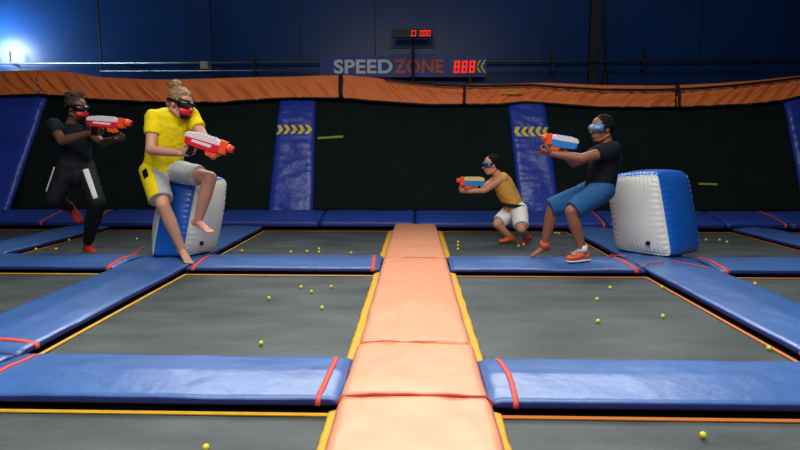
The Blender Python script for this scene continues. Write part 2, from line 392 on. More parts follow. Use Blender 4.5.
# pads
def pad(name, x0, x1, y0, y1, label, group, along='x', th=.036, straps=(), seed=0, ridge=.020, group2=None, ztop=0.0, rise=0.0, m='blue'):
    t = thing(name, label, 'safety pad', ((x0+x1)/2, (y0+y1)/2, ztop-th), group)
    L = (x1-x0) if along == 'x' else (y1-y0); W = (y1-y0) if along == 'x' else (x1-x0)
    prof = [(-.5, -th), (-.502, -th*.75), (-.501, -th*.4), (-.497, -.008), (-.488, -.0005)]
    inner = [(q, 0) for q in (-.44, -.36, -.26, -.16, -.08, -.02, .02, .08, .16, .26, .36, .44)]
    prof = prof+inner+[(-a, z) for a, z in reversed(prof)]
    nl = max(8, int(L/.05)); secs = []
    def P(s, a, z):
        wz = 0
        if z > -.013:
            wz = .0045*noise.noise(Vector((s*3.0+seed*9, a*5, seed)))+.0022*noise.noise(Vector((s*9+seed*5, a*W*16, seed)))
        e = min(s, L-s)
        if e < .03: z -= (.03-e)*.45 if z > -.02 else 0
        zz = z+wz+rise*(a+.5)+(ridge*(1-abs(a)*2)-.003 if z > -.02 else 0)+ztop
        edge = .006*noise.noise(Vector((s*1.5, seed*3+ (1 if a > 0 else 0), 0))) if abs(a) > .45 else 0
        if along == 'x': return Vector((x0+s, y0+(a+.5)*W+edge, zz))
        return Vector((x0+(a+.5)*W+edge, y0+s, zz))
    for i in range(nl+1): secs.append([P(L*i/nl, a, z) for a, z in prof])
    if along == 'y': secs = [list(reversed(s_)) for s_ in secs]
    secs = [list(reversed(s_)) for s_ in secs]
    mb = MB(); mb.loft(secs)
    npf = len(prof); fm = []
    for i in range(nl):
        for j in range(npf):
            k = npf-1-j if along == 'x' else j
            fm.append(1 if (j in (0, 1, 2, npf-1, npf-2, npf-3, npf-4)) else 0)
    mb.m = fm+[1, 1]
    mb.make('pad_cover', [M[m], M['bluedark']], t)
    for s0, wd in straps:
        rb = []
        for a, z in [(-.506, -th*.9), (-.506, -th*.4), (-.500, -.0085)]+[(q/10-.5, .0) for q in range(1, 10)]+[(.500, -.0085), (.506, -th*.4), (.506, -th*.9)]:
            ring = []
            for ds, dz in ((-wd/2, .007), (wd/2, .007), (wd/2, -.002), (-wd/2, -.002)):
                p = P(s0+ds+.012*math.sin(a*3+seed), a, z); p.z += dz if z > -.009 else 0
                if z <= -.009:
                    if along == 'x': p.y += math.copysign(dz*.8, a)
                    else: p.x += math.copysign(dz*.8, a)
                ring.append(p)
            rb.append(ring)
        MB().loft(rb).make('strap', M['coral'], t)
    return t
cg, lg = 'blue cross pads', 'long blue pads running away from the camera'
pad('cross_pad', -1.955, -.30, 2.14, 2.60, 'front blue floor pad left of the orange runner', cg, straps=((1.57, .022), (.10, .022)), seed=1)
pad('cross_pad', .30, 1.93, 2.14, 2.60, 'front blue floor pad right of the orange runner', cg, straps=((.10, .022), (1.54, .022)), seed=2)
pad('cross_pad', -1.95, -.30, 4.62, 5.19, 'middle blue floor pad between left inflatable and orange runner', cg, straps=((.05, .035), (1.58, .035)), seed=3)
pad('cross_pad', .30, 1.92, 4.62, 5.19, 'middle blue floor pad under the feet of the person in blue shorts', cg, straps=((1.54, .035),), seed=4)
pad('cross_pad', -4.45, -2.56, 4.62, 5.19, 'middle blue floor pad running to the left picture edge', cg, straps=((1.83, .035),), seed=5)
pad('cross_pad', 2.54, 4.4, 4.62, 5.19, 'middle blue floor pad running to the right picture edge', cg, straps=((.06, .035),), seed=6)
pad('long_pad', -2.55, -1.97, 2.62, 5.20, 'long diagonal blue pad at left between the front and middle cross pads', lg, 'y', straps=((.12, .03),), seed=7)
pad('long_pad', 1.94, 2.52, 2.62, 5.20, 'long diagonal blue pad at right between the front and middle cross pads', lg, 'y', straps=((.12, .03),), seed=8)
pad('long_pad', -2.55, -1.97, 5.22, 7.12, 'blue pad running back from the left inflatable block', lg, 'y', seed=9)
pad('long_pad', 1.94, 2.52, 5.22, 7.12, 'blue pad running back beside the right inflatable block', lg, 'y', seed=10)
pad('long_pad', -4.52, -3.98, 5.21, 7.12, 'blue pad behind the person in black at far left', lg, 'y', seed=11)
pad('long_pad', 4.0, 4.5, 5.21, 7.12, 'blue pad at far right behind the inflatable block', lg, 'y', seed=12)
pad('long_pad', -2.55, -1.97, .3, 2.60, 'near left blue pad at the end of the front pad', lg, 'y', seed=13)
pad('long_pad', 1.95, 2.53, .3, 2.60, 'near right blue pad at the end of the front pad', lg, 'y', seed=14)
# pads at the foot of the padded wall
seams = [-9.4, at(-12, 215, 7.4).x, at(103, 215, 7.4).x, at(216, 215, 7.4).x, at(322, 215, 7.4).x, at(415, 215, 7.4).x, at(602, 215, 7.4).x, at(717, 215, 7.4).x, at(778, 215, 7.4).x, 9.4]
fd = ['leftmost blue pad at the foot of the dark wall, out past the corner', 'blue wall foot pad behind the legs of the person in black', 'blue wall foot pad behind the left inflatable block', 'blue wall foot pad below the left wall divider',
      'blue wall foot pad ending at the orange runner', 'blue wall foot pad behind the person in the amber tank top', 'blue wall foot pad behind the right inflatable block', 'short blue wall foot pad right of the inflatable block', 'blue wall foot pad at right picture edge']
for i in range(9):
    L = seams[i+1]-seams[i]
    st = ((L-.06, .03),) if i in (1, 2, 5, 7) else ()
    if i == 1: st = ((L*.55, .03), (L-.06, .03))
    pad('wall_foot_pad', seams[i]+.008, seams[i+1]-.008, 7.13+(.03*math.sin(i*2.1)), 7.72, fd[i], 'blue pads along the foot of the wall', straps=st, seed=20+i, th=.06, rise=.10, ztop=.05, ridge=.012, m='bluefoot')

# the orange runner
rn = thing('orange_runner', 'long padded orange runner down the middle of the court', 'runner', (0, 4, 0))
def rsec(y0, y1, hw0, hw1, zt, seed, lip=.0):
    def fn(u, v):
        y = y0+(y1-y0)*v; hw = hw0+(hw1-hw0)*v+.006*noise.noise(Vector((y*4, seed, 3)))
        a = (u-.5)*2; x = hw*a
        e = max(0, abs(a)-.9)/.1
        z = zt-.030*e**2-.01*abs(a)**2+.007*noise.noise(Vector((x*4, y*3, seed)))+.004*noise.noise(Vector((x*13, y*6, seed)))
        z += .010*noise.noise(Vector((x*1.5, y*1.4, seed+5)))
        return Vector((x, y, z+lip*(1-v)))
    return grid('padded_section', fn, 28, max(20, int((y1-y0)/.03)), M['orange'], rn, .035, (0, 0, -1))
rsec(.3, 2.13, .30, .305, .028, 1); rsec(2.10, 2.74, .298, .295, .034, 2, .004); rsec(2.70, 4.88, .285, .287, .036, 3, .004); rsec(4.85, 7.16, .285, .27, .040, 4, .004)
def cord(y, hw, z, r, m, nm, seed):
    pts = []
    for k in range(41):
        a = k/20-1
        pts.append((a*hw, y+.010*noise.noise(Vector((a*2.5, seed, 0)))-.008*(1-a*a), z-.034*max(0, abs(a)-.9)/.1-.01*a*a+.008*noise.noise(Vector((a*3, seed, 7)))))
    MB().tube(pts, r, 6).make(nm, M[m], rn)
cord(2.105, .312, .038, .0052, 'coral', 'red_cord', 1); cord(2.71, .292, .041, .0035, 'cap', 'seam_cord', 2); cord(4.86, .29, .046, .004, 'cap', 'seam_cord', 3)
for s in (-1, 1):
    for (ya, yb) in ((.5, 2.11), (2.6, 4.61), (5.21, 7.0)):
        def fn(u, v):
            y = ya+(yb-ya)*v
            o = .342+.008*noise.noise(Vector((y*5, s, 0)))+.005*noise.noise(Vector((y*17, s, 4)))
            return Vector((s*(.27+(o-.27)*(u if s > 0 else 1-u)), y, -.026-.018*(u if s > 0 else 1-u)))
        grid('side_flap', fn, 6, int((yb-ya)/.03), M['yellow'], rn, .006, (0, 0, -1))

# ---------------------------------------------------------------- inclined trampoline wall
YW0, ZW0, YW1, ZW1 = 7.76, .11, 8.45, 2.0
def wpt(x, s, off=0): # s: 0 bottom..1 top
    d = Vector((0, YW1-YW0, ZW1-ZW0)); n = Vector((0, -d.z, d.y)).normalized()
    return Vector((x, YW0, ZW0))+d*s+n*off
def wall_hit(px, py):
    d = ray(px, py); o = Vector((0, 0, H)); n = Vector((0, -(ZW1-ZW0), YW1-YW0)); t = (Vector((0, YW0, ZW0))-o).dot(n)/d.dot(n); p = o+d*t
    return p.x, (p.z-ZW0)/(ZW1-ZW0)
# dividers: (top l, top r at y=99; bottom l, bottom r at y=209)
divs = []
for tl, tr, bl, br in ((279, 315.5, 268, 313), (508, 545, 520, 560)):
    divs.append([wall_hit(tl, 99)[0], wall_hit(tr, 99)[0], wall_hit(bl, 209)[0], wall_hit(br, 209)[0]])
dl = [wall_hit(-18, 99)[0], wall_hit(47, 97)[0], wall_hit(-60, 209)[0], wall_hit(8, 209)[0]]
dr = [wall_hit(785, 103)[0], wall_hit(850, 99)[0], wall_hit(806, 209)[0], wall_hit(880, 209)[0]]
alld = [dl]+divs+[dr]
dlab = ['broad dark blue pad at the left corner of the wall', 'blue wall divider pad with yellow arrows pointing right', 'blue wall divider pad with yellow arrows pointing left', 'blue divider pad at the right edge of the wall']
# far black netting panels
xl, xr = -9.6, 9.6
bounds = [xl]+sum([[min(d[0], d[2])+.1, max(d[1], d[3])-.1] for d in alld], [])+[xr]
plab = ['dark wall trampoline outside the left corner', 'dark wall trampoline panel behind the two players at left', 'dark central wall trampoline panel behind the runner', 'dark wall trampoline panel behind the right inflatable', 'dark wall trampoline past the right edge']
for i in range(5):
    a, b_ = bounds[2*i]-.14, bounds[2*i+1]+.14
    if i: a = bounds[2*i-1]+.02+ .0
    if i: a = (alld[i-1][1]+alld[i-1][3])/2-.02 - .12
    if i < 4: b_ = (alld[i][0]+alld[i][2])/2+.12
    t = thing('wall_trampoline', plab[i], 'wall trampoline', wpt((a+b_)/2, 0), 'dark wall trampolines')
    grid('net', lambda u, v, a=a, b_=b_: wpt(a+(b_-a)*u, v*.91, -.05-.02*math.sin(PI*u)*math.sin(PI*v)), 24, 16, M['net'], t, .012, (0, 1, 0))
    for s0, s1 in ((0, .03), (.88, .91)):
        MB().loft([[wpt(x, s, o) for s, o in ((s0, -.055), (s1, -.055), (s1, -.12), (s0, -.12))] for x in (a, b_)]).make('frame_bar', M['frame'], t, smooth=False)
def marks(x0p, y0p, x1p, y1p, lab):
    xa, sa = wall_hit(x0p, y0p); xb, sb_ = wall_hit(x1p, y1p)
    o = MB().loft([[wpt(x, s+ds, o) for ds, o in ((-.008, -.036), (.008, -.036), (.008, -.04), (-.008, -.04))] for x, s in ((xa, sa), (xb, sb_))]).make('edge_tape', M['green'], smooth=False)
    tag(o, lab, 'tape'); return o
marks(317, 137.2, 343, 135.5, 'short yellow tape line on the dark wall right of the left divider')
marks(700, 183, 719, 183.5, 'short yellow tape line on the dark wall beside the right inflatable')
for k, (d, lab) in enumerate(zip(alld, dlab)):
    t = thing('divider_pad', lab, 'wall pad', wpt((d[2]+d[3])/2, 0), 'blue wall divider pads')
    def fn(u, v, d=d, k=k, o=0.0):
        x = (d[2]+(d[0]-d[2])*v)*(1-u)+(d[3]+(d[1]-d[3])*v)*u
        e = min(u, 1-u)
        of = .03-.035*max(0, (.12-e)/.12)**2+.012*noise.noise(Vector((x*4, v*7, k)))+.012*noise.noise(Vector((x*5+v*12, v*26, k)))
        return wpt(x, v*(.84, .84, .84, .84)[k] if k in (1, 2) else v*(.92 if k == 0 else .895), of-.03*max(0, v-.85)/.15+o)
    grid('pad_cover', fn, 18, 60, M['bluewall'], t, .07, (0, 1, -.2))
    if k in (1, 2):
        sc = wall_hit(297 if k == 1 else 529, 130.5 if k == 1 else 132.5)[1]/.84; n = 5
        for q in range(n):
            hs = .042; b = MB()
            for half in (0, 1):
                vv = []
                for (du, dv) in ((0, 1), (.10, 1), (.10+.085, 0), (.085, 0)):
                    for o in (.004, .012):
                        u0 = (.02+q*.185)
                        uu = u0+du
                        if k == 2: uu = 1-uu
                        vv.append(fn(min(.995, max(.005, uu)), sc+(dv if half == 0 else -dv)*hs, o=o))
                b.add(vv, [(0,2,4,6), (7,5,3,1), (0,1,3,2), (2,3,5,4), (4,5,7,6), (6,7,1,0)])
            b.make('arrow_print', M['chev'], t, smooth=False)
# orange cap along the top
top = [(-220, 76), (-60, 74), (0, 71), (40, 70), (70, 72), (100, 77), (140, 79), (170, 79.5), (240, 77.5), (290, 76.5), (338, 75), (346, 75), (370, 77), (400, 81.5), (430, 84), (500, 84), (540, 82.5), (570, 83.5), (600, 85), (670, 85.5), (720, 83), (760, 80), (800, 75.5), (860, 70), (1020, 62)]
bot = [(-220, 100), (-60, 99), (0, 95.5), (40, 94), (70, 96.5), (100, 99.5), (150, 101.5), (220, 102), (270, 98.5), (300, 97.5), (338, 98), (346, 98), (370, 100.5), (400, 102.5), (430, 104.5), (500, 104), (525, 101.5), (560, 104), (600, 107), (675, 107), (750, 104), (785, 100), (800, 96), (860, 90), (1020, 84)]
def interp(T, x):
    for (a, ya), (b_, yb) in zip(T, T[1:]):
        if a <= x <= b_: 
            s = (x-a)/(b_-a); return ya+(yb-ya)*s
    return T[-1][1] if x > T[-1][0] else T[0][1]
cuts = [(-220, 37, 'orange cap vinyl over the wall top at the far left corner'), (38, 339, 'long orange cap vinyl above the two players at left'), (343, 463, 'orange cap vinyl under the sign lettering'), (465, 675, 'orange cap vinyl above the right divider with a small yellow mark'), (677, 1020, 'orange cap vinyl rising to the right picture edge')]
def cap_pt(px, v, wr=1, k=0, fo=0):
    yt, yb = interp(top, px), interp(bot, px)
    a = at(px, yt, 8.50); c = at(px, yb, 8.28)
    if v < 0: return a+Vector((0, .45*(-v), -.06*(-v)))
    p = a.lerp(c, v)
    sgn = -1 if px < 480 else 1
    ph = (px*.42+sgn*v*5.5)
    q_ = px*.09+sgn*v*2.2; wv = 1.5*noise.noise(Vector((q_*1.5, v*.5, k)))+.8*noise.noise(Vector((q_*4.2, v*.4, k+3)))+.25*math.sin(ph)
    return p+Vector((0, -.03*math.sin(PI*min(1, v*1.1))-.038*wv*wr*math.sin(PI*min(.98, .05+v*.9))-fo, 0))
for k, (a, c, lab) in enumerate(cuts):
    t = thing('cap_pad', lab, 'wall cap', cap_pt((a+c)/2, 1), 'orange cap pads along the wall top')
    n = int((c-a)/1.2)
    grid('cap_cover', lambda u, v: cap_pt(a+(c-a)*u, v*1.3-.3, k=k), n, 26, M['cap'], t, .02, (0, .8, -.3))
    MB().loft([[cap_pt(a+(c-a)*u, 1)+Vector((0, q, r_)) for q, r_ in ((-.004, .01), (.03, .01), (.03, -.015), (-.004, -.015))] for u in [i/40 for i in range(41)]]).make('hem', M['capseam'], t)
    if k == 3:
        m_ = [cap_pt(px, (94-interp(top, px))/(interp(bot, px)-interp(top, px)), 0, fo=.085) for px in (500, 511, 522)]
        MB().loft([[p+Vector((0, q, r_)) for q, r_ in ((0, .015), (.01, .015), (.01, -.015), (0, -.015))] for p in m_]).make('yellow_mark', M['yellow'], t)
for px, lab in ((341, 'black lacing strap on the orange cap left of the sign lettering'), (464, 'black lacing strap on the orange cap below the red digits'), (676, 'black lacing strap on the orange cap toward the right')):
    pts = [cap_pt(px+(v*1.2 if px > 600 else 0), v, 0, fo=.075) for v in (0, .25, .5, .75, 1)]
    wd = .022 if px == 341 else .014
    tag(MB().loft([[p+Vector((-wd, 0, 0)), p+Vector((wd, 0, 0)), p+Vector((wd, .03, 0)), p+Vector((-wd, .03, 0))] for p in pts]).make('lacing_strap', M['capseam']), lab, 'strap', 'black straps on the wall cap')
cl = [(380, 79.5), (410, 83), (440, 86), (480, 86.8), (530, 86), (560, 88.3), (600, 90.6), (650, 91), (690, 89.5), (730, 86.5), (770, 82), (800, 78), (850, 73)]
pts = [cap_pt(px, max(0, (interp(cl, px)-interp(top, px))/(interp(bot, px)-interp(top, px))), 0, fo=.10) for px in range(385, 850, 8)]
tag(MB().tube(pts, .018, 6).make('safety_cord', M['rubber']), 'black cord running along the orange cap on the right', 'cord')
# wall frame behind the incline, and padded ledge
b = MB()
for x in (-9, -6.5, -4.4, -2.15, 0, 2.15, 4.4, 6.5, 9):
    b.box((x-.04, 8.62, ZF), (x+.04, 8.70, 1.75))
b.box((-9.6, 8.60, 1.70), (9.6, 8.72, 1.76))
struct(b.make('trim_5', M['frame'], smooth=False))

# ---------------------------------------------------------------- foam balls
balls = [(206, 447.5), (703, 435), (261, 343), (769, 348), (322, 307.5), (598, 321), (663, 316), (269, 298), (311.5, 291.6), (301, 287), (331, 286.5), (597, 299), (610, 287.5), (662, 287), (755, 283.5),
 (242, 251), (291, 252), (307, 251.5), (319, 249), (319, 252.2), (351, 253), (458, 242), (458, 245.5), (458, 249.2), (523.6, 244.5), (518.5, 246), (555.5, 233.2), (559, 233.4), (706, 240), (719.5, 240), (727, 242), (793, 230), (36, 249.3), (56, 249), (62, 239.7), (69, 240), (137, 239)]
blab = ['yellow foam ball at bottom edge left of the runner', 'yellow foam ball at bottom edge right of the runner', 'yellow foam ball on the left bed nearest the front pad', 'yellow foam ball against the orange border of the right diagonal pad',
 'yellow foam ball on left middle bed closest to the runner', 'lower of the yellow balls in the middle of the right bed', 'yellow foam ball on the right bed near its orange border, nearer one', 'leftmost yellow ball on the bed left of the runner', 'yellow foam ball in the centre of the bed left of the runner',
 'yellow foam ball close behind the central one, left bed', 'yellow foam ball at far right back of the bed left of the runner', 'upper of the yellow balls in the middle of the right bed', 'yellow foam ball close to the middle pad on the right bed', 'yellow foam ball at the far corner of the right bed by the orange border', 'yellow foam ball on the right edge bed outside the diagonal pad']
rad = .0125
bm = bmesh.new(); bmesh.ops.create_icosphere(bm, subdivisions=3, radius=rad)
for v in bm.verts:   # shallow dimples
    v.co *= 1-.03*max(0, noise.noise(v.co*220))
bme = bpy.data.meshes.new('foam_ball'); bm.to_mesh(bme); bm.free(); bme.materials.append(M['ball'])
for p in bme.polygons: p.use_smooth = True
proto = bpy.data.objects.new('foam_ball', bme)
def blab_for(i, px, py):
    if i < len(blab): return blab[i]
    far = {15: 'by the left inflatable block, first right of it', 16: 'second ball behind the middle pad left of the runner', 17: 'third ball behind the middle pad left of the runner', 18: 'upper of a close pair behind the middle pad left of runner', 19: 'lower of a close pair behind the middle pad left of runner', 20: 'last ball behind the middle pad before the runner',
           21: 'top one of three in a column right of the runner', 22: 'middle one of three in a column right of the runner', 23: 'bottom one of three in a column right of the runner', 24: 'right one beside the shoe of the amber tank top player', 25: 'left one beside the shoe of the amber tank top player',
           26: 'left one of a pair at the far corner of the back bed', 27: 'right one of a pair at the far corner of the back bed', 28: 'first one right of the right inflatable block', 29: 'second one right of the right inflatable block', 30: 'third one right of the right inflatable block', 31: 'at right edge close to the wall foot',
           32: 'leftmost one behind the left middle pad', 33: 'second one behind the left middle pad', 34: 'left one of two by the black clothed player, further back', 35: 'right one of two by the black clothed player, further back', 36: 'just left of the left inflatable block'}
    return 'yellow foam ball '+far[i]
for i, (px, py) in enumerate(balls):
    p = on(px, py, ZB+rad+.003)
    o = proto if i == 0 else proto.copy()
    C.objects.link(o)
    r_ = rad if py < 270 else rad
    o.location = p; s_ = 1.12 if py < 275 else 1.0; o.scale = (s_,)*3; o.location.z = ZB+rad*s_+.0035
    o['label'] = blab_for(i, px, py); o['category'] = 'ball'; o['group'] = 'yellow foam balls on the trampolines'

# ---------------------------------------------------------------- inflatable blocks
def inflatable(K, e, c, Le, Lc, Hh, shift, label, mirror, shrinkc=0.0, cp=.0, taper=0.0, kb=.045, lean=0.0):
    e = Vector(e).normalized(); c = Vector(c).normalized(); K = Vector((K[0], K[1], 0))
    ctr = K+e*Le/2+c*Lc/2
    t = thing('inflatable_block', label, 'inflatable', (ctr.x, ctr.y, 0.020))
    n = 64; PW = 9.0
    def P(a, b_, h):
        q = (abs(a)**PW+abs(b_)**PW+abs(h)**PW)**(1/PW); a, b_, h = a/q, b_/q, h/q
        hz = (h+1)/2
        wfac = 1-shrinkc*hz
        p = ctr+e*(a*Le/2*(1+taper*b_)-Le*taper*.5-lean*hz)+c*(b_*Lc/2*wfac+shift*(hz-.15))+Vector((0, 0, Hh*hz-cp*hz*(b_+1)/2))
        return p
    def face(kind, sg):
        def fn(u, v):
            U, V = 2*u-1, 2*v-1
            if kind == 'a':
                A, B, Hq = sg, U, V; de = min(1-abs(U), 1-abs(V)); s_ = math.atan2(V, U)*5.2 if False else (U if abs(V) > abs(U) else V)
            elif kind == 'b': A, B, Hq = U, sg, V; de = 1-abs(U); s_ = V
            else: A, B, Hq = U, V, sg; de = 1-abs(U); s_ = V
            p = P(A, B, Hq)
            bul = (1-U*U)*(1-V*V)
            amp = .009*math.exp(-de*5.5)*math.sin(s_*46+2*noise.noise(Vector((s_*3, sg, 1))))*(min(1, de*12))
            amp += .004*noise.noise(p*6)
            nd = e*sg if kind == 'a' else (c*sg if kind == 'b' else Vector((0, 0, sg)))
            if kind == 'h' and sg < 0: return Vector((p.x, p.y, .020))
            k = (kb if kind == 'a' else .03)
            q = p+nd*(bul*k+amp)
            q.z = max(q.z, .020)
            return q
        return fn
    for sg in (-1, 1): grid('end_cap', face('a', sg), n, n, M['infw'], t)
    for k_, sg in (('b', -1), ('b', 1), ('h', 1), ('h', -1)): pass
    vs, fs = [], []
    for k_, sg in (('b', -1), ('h', 1), ('b', 1), ('h', -1)):
        fn = face(k_, sg); base = len(vs)
        vs += [fn(i/n, j/n) for j in range(n+1) for i in range(n+1)]
        fs += [(base+j*(n+1)+i, base+j*(n+1)+i+1, base+(j+1)*(n+1)+i+1, base+(j+1)*(n+1)+i) for j in range(n) for i in range(n)]
    o = obj('side_band', vs, fs, M['infb'], t)
    # welted seams around both caps
    for sg in (-1, 1):
        pts = []
        path = [(q, -1) for q in [i/14-1 for i in range(0, 28)]]+[(1, q) for q in [i/14-1 for i in range(0, 28)]]+[(-q, 1) for q in [i/14-1 for i in range(0, 28)]]+[(-1, -q) for q in [i/14-1 for i in range(0, 29)]]
        for b_, h in path:
            p = P(sg, b_, h)+e*sg*.002; p.z = max(p.z, .026); pts.append(p)
        MB().tube(pts, .006, 6).make('welt_seam', M['infw'], t)
    # valve on the near cap
    vp = P(-1, -.35, -.66)-e*.035+c*0
    MB().tube([vp, vp-e*.022], [.022, .018], 12).make('valve', M['black'], t)
    return t, P
KR = on(670, 260); KL = on(183, 259)
inR, PR = inflatable((KR.x, KR.y), (.77, .64, 0), (-.64, .77, 0), .62, .58, .79, .17, 'white and blue inflatable block standing at right beside the crouching player', False, .06, .06, .0, .06)
inL, PL = inflatable((KL.x, KL.y), (-.998, .06, 0), (.06, .998, 0), .47, .42, .72, .10, 'white and blue inflatable block the player in yellow sits on', True, .12, .0, .36, .06, .12)
# tie ropes
def rope(pts, label, m='coral', r=.0045):
    P_ = []
    for i in range(len(pts)-1):
        for k in range(8): P_.append(Vector(pts[i]).lerp(Vector(pts[i+1]), k/8))
    P_.append(Vector(pts[-1]))
    P_ = [p+Vector((0, 0, .001*math.sin(i*.7))) for i, p in enumerate(P_)]
    return tag(MB().tube(P_, r, 6).make('tie_rope', M[m]), label, 'rope', 'coral ropes tying down the inflatables')
Z = .016
rope([on(664, 262, .02), on(650, 263, Z), on(636, 269, Z)], 'pink tie rope from the right inflatable toward the camera')
rope([on(672, 261, .02), on(690, 264, Z), on(709, 268, Z)], 'pink tie rope from the right inflatable running right across the pad')
rope([on(627, 256, Z), on(611, 255, Z), on(606, 259, Z)], 'short pink tie rope left of the right inflatable')
rope([on(143, 247, .01), on(130, 256, Z), on(122, 260, Z)], 'red tie rope from the left inflatable toward lower left')

# ---------------------------------------------------------------- people
def frame3(f, up=(0, 0, 1)):
    f = Vector(f).normalized(); u = Vector(up); u = (u-f*u.dot(f)).normalized(); return f, f.cross(u), u  # forward, right, up
def hand(mb, wrist, d, palm, thumb, curl=1.0, s=1.0):
    """d: direction of the fingers, palm: palm normal (towards the held thing), thumb: side the thumb leaves on"""
    d = Vector(d).normalized(); palm = Vector(palm); palm = (palm-d*palm.dot(d)).normalized(); th = d.cross(palm)
    if th.dot(Vector(thumb)) < 0: th = -th
    w = Vector(wrist)
    mb.eloft([(w-d*.01*s, .024*s, .019*s), (w+d*.02*s, .031*s, .016*s), (w+d*.055*s, .039*s, .015*s), (w+d*.085*s, .040*s, .013*s), (w+d*.095*s, .036*s, .010*s)], th, 14)
    for i, (off, ln) in enumerate(((.030, .070), (.010, .078), (-.010, .072), (-.030, .056))):
        p = w+d*.082*s+th*off*s; a = 0; r = .0092*s
        dirc = d+th*off*1.2
        for k, fr in enumerate((.45, .32, .23)):
            a += curl*(.75, 1.0, .7)[k]
            q = dirc.normalized()*math.cos(a)+palm*math.sin(a)
            n = p+q*ln*s*fr*1.15
            mb.cap2(p, n, r, r*.88, 8); p = n; r *= .88
    p = w+d*.025*s+th*.028*s; q1 = p+(th*.65+d*.6+palm*.45).normalized()*.038*s; q2 = q1+(d*.8+palm*.6*curl+th*.1).normalized()*.034*s
    mb.cap2(p, q1, .0135*s, .011*s, 8); mb.cap2(q1, q2, .011*s, .009*s, 8)
def foot(mb, ankle, d, up=(0, 0, 1), s=1.0, toes=True, fat=0.0, drop=.07):
    f, r, u = frame3(d, up); a = Vector(ankle)
    mb.eloft([(a-u*.01*s-f*.012*s, .03*s+fat, .034*s+fat), (a-u*.03*s+f*.0*s, .03*s+fat, .04*s+fat)], r, 12)
    base = a-u*drop*s
    mb.ell(base+u*.03*s-f*.035*s, (.038*s+fat, .032*s+fat, .034*s+fat), (f, r, u))
    mb.eloft([(base+u*.034*s-f*.05*s, .026*s+fat, .028*s+fat), (base+u*.04*s, .031*s+fat, .038*s+fat), (base+u*.034*s+f*.05*s, .036*s+fat, .031*s+fat), (base+u*.024*s+f*.10*s, .042*s+fat, .021*s+fat), (base+u*.016*s+f*.14*s, .038*s+fat, .014*s+fat)], r, 16)
    if toes:
        for i, (o, l, q) in enumerate(((-.028, .036, .013), (-.008, .034, .010), (.008, .030, .0095), (.022, .025, .009), (.034, .018, .0085))):
            mb.cap2(base+u*.015*s+f*.135*s+r*o*s, base+u*.012*s+f*(.14+l)*s+r*o*1.1*s, q*s, q*.9*s, 8)
    else:
        mb.ell(base+u*.02*s+f*.145*s, (.042*s+fat, .040*s+fat, .020*s+fat), (f, r, u))
def head(mb, c, fwd, up, s=1.0):
    f, r, u = frame3(fwd, up); ax = (f, r, u); c = Vector(c)
    L = lambda a, b_, k: c+f*a*s+r*b_*s+u*k*s
    mb.ell(L(-.012, 0, .025), (.098*s, .076*s, .092*s), ax, 24, 16)
    mb.ell(L(.022, 0, -.035), (.066*s, .060*s, .078*s), ax, 20, 14)
    mb.ell(L(.045, 0, -.090), (.030*s, .034*s, .024*s), ax)                      # chin
    for q in (-1, 1):
        mb.cap2(L(-.03, q*.055, -.055), L(.04, q*.030, -.095), .020*s, .018*s)    # jaw
        mb.ell(L(.066, q*.030, .030), (.016*s, .026*s, .010*s), ax)               # brow
        mb.ell(L(.060, q*.034, -.022), (.018*s, .020*s, .016*s), ax)              # cheek
        mb.ell(L(-.006, q*.080, -.008), (.018*s, .010*s, .030*s), ax)             # ear
        mb.ell(L(.068, q*.030, .010), (.010*s, .013*s, .009*s), ax)               # eye
    mb.cap2(L(.080, 0, .018), L(.103, 0, -.024), .010*s, .014*s)                  # nose
    mb.ell(L(.083, 0, -.056), (.010*s, .024*s, .006*s), ax); mb.ell(L(.081, 0, -.067), (.010*s, .021*s, .007*s), ax)
    return L, ax
def mask(c, fwd, up, s, parent, frame_m, lens_m, low_m, lower=True, strap_m='black'):
    f, r, u = frame3(fwd, up); c = Vector(c); L = lambda a, b_, k: c+f*a*s+r*b_*s+u*k*s
    # goggle frame: an arc band hugging the face
    def arc(k0, k1, off, w0=1.0, a0=1.25, n=18):
        secs = []
        for i in range(n+1):
            a = -a0+2*a0*i/n
            dx, dy = math.cos(a), math.sin(a)
            ro, ri = .104+off, .075
            secs.append([L(dx*q*1.0-.0, dy*q*.84, k) for q, k in ((ri, k0), (ro, k0+.004), (ro+.006, (k0+k1)/2), (ro, k1-.004), (ri, k1))])
        return MB().loft(secs)
    arc(-.026, .044, -.004, a0=1.2).make('goggle_frame', M[frame_m], parent)
    arc(-.014, .034, .002, a0=.95).make('goggle_lens', M[lens_m], parent)
    if lower:
        arc(-.078, -.024, -.006, a0=.95).make('face_guard', M[low_m], parent)
        arc(-.112, -.074, -.022, a0=.8).make('chin_guard', M['black'], parent)
    secs = []
    for i in range(41):
        a = 2*PI*i/40
        secs.append([L(-.012+math.cos(a)*.101*q, math.sin(a)*.083*q, k+.012) for q, k in ((1, -.012), (1.06, -.012), (1.06, .012), (1, .012))])
    MB().loft(secs, cap=False).make('head_strap', M[strap_m], parent)
def tube_cloth(mb, items, side, flare=0): mb.eloft(items, side, 20)

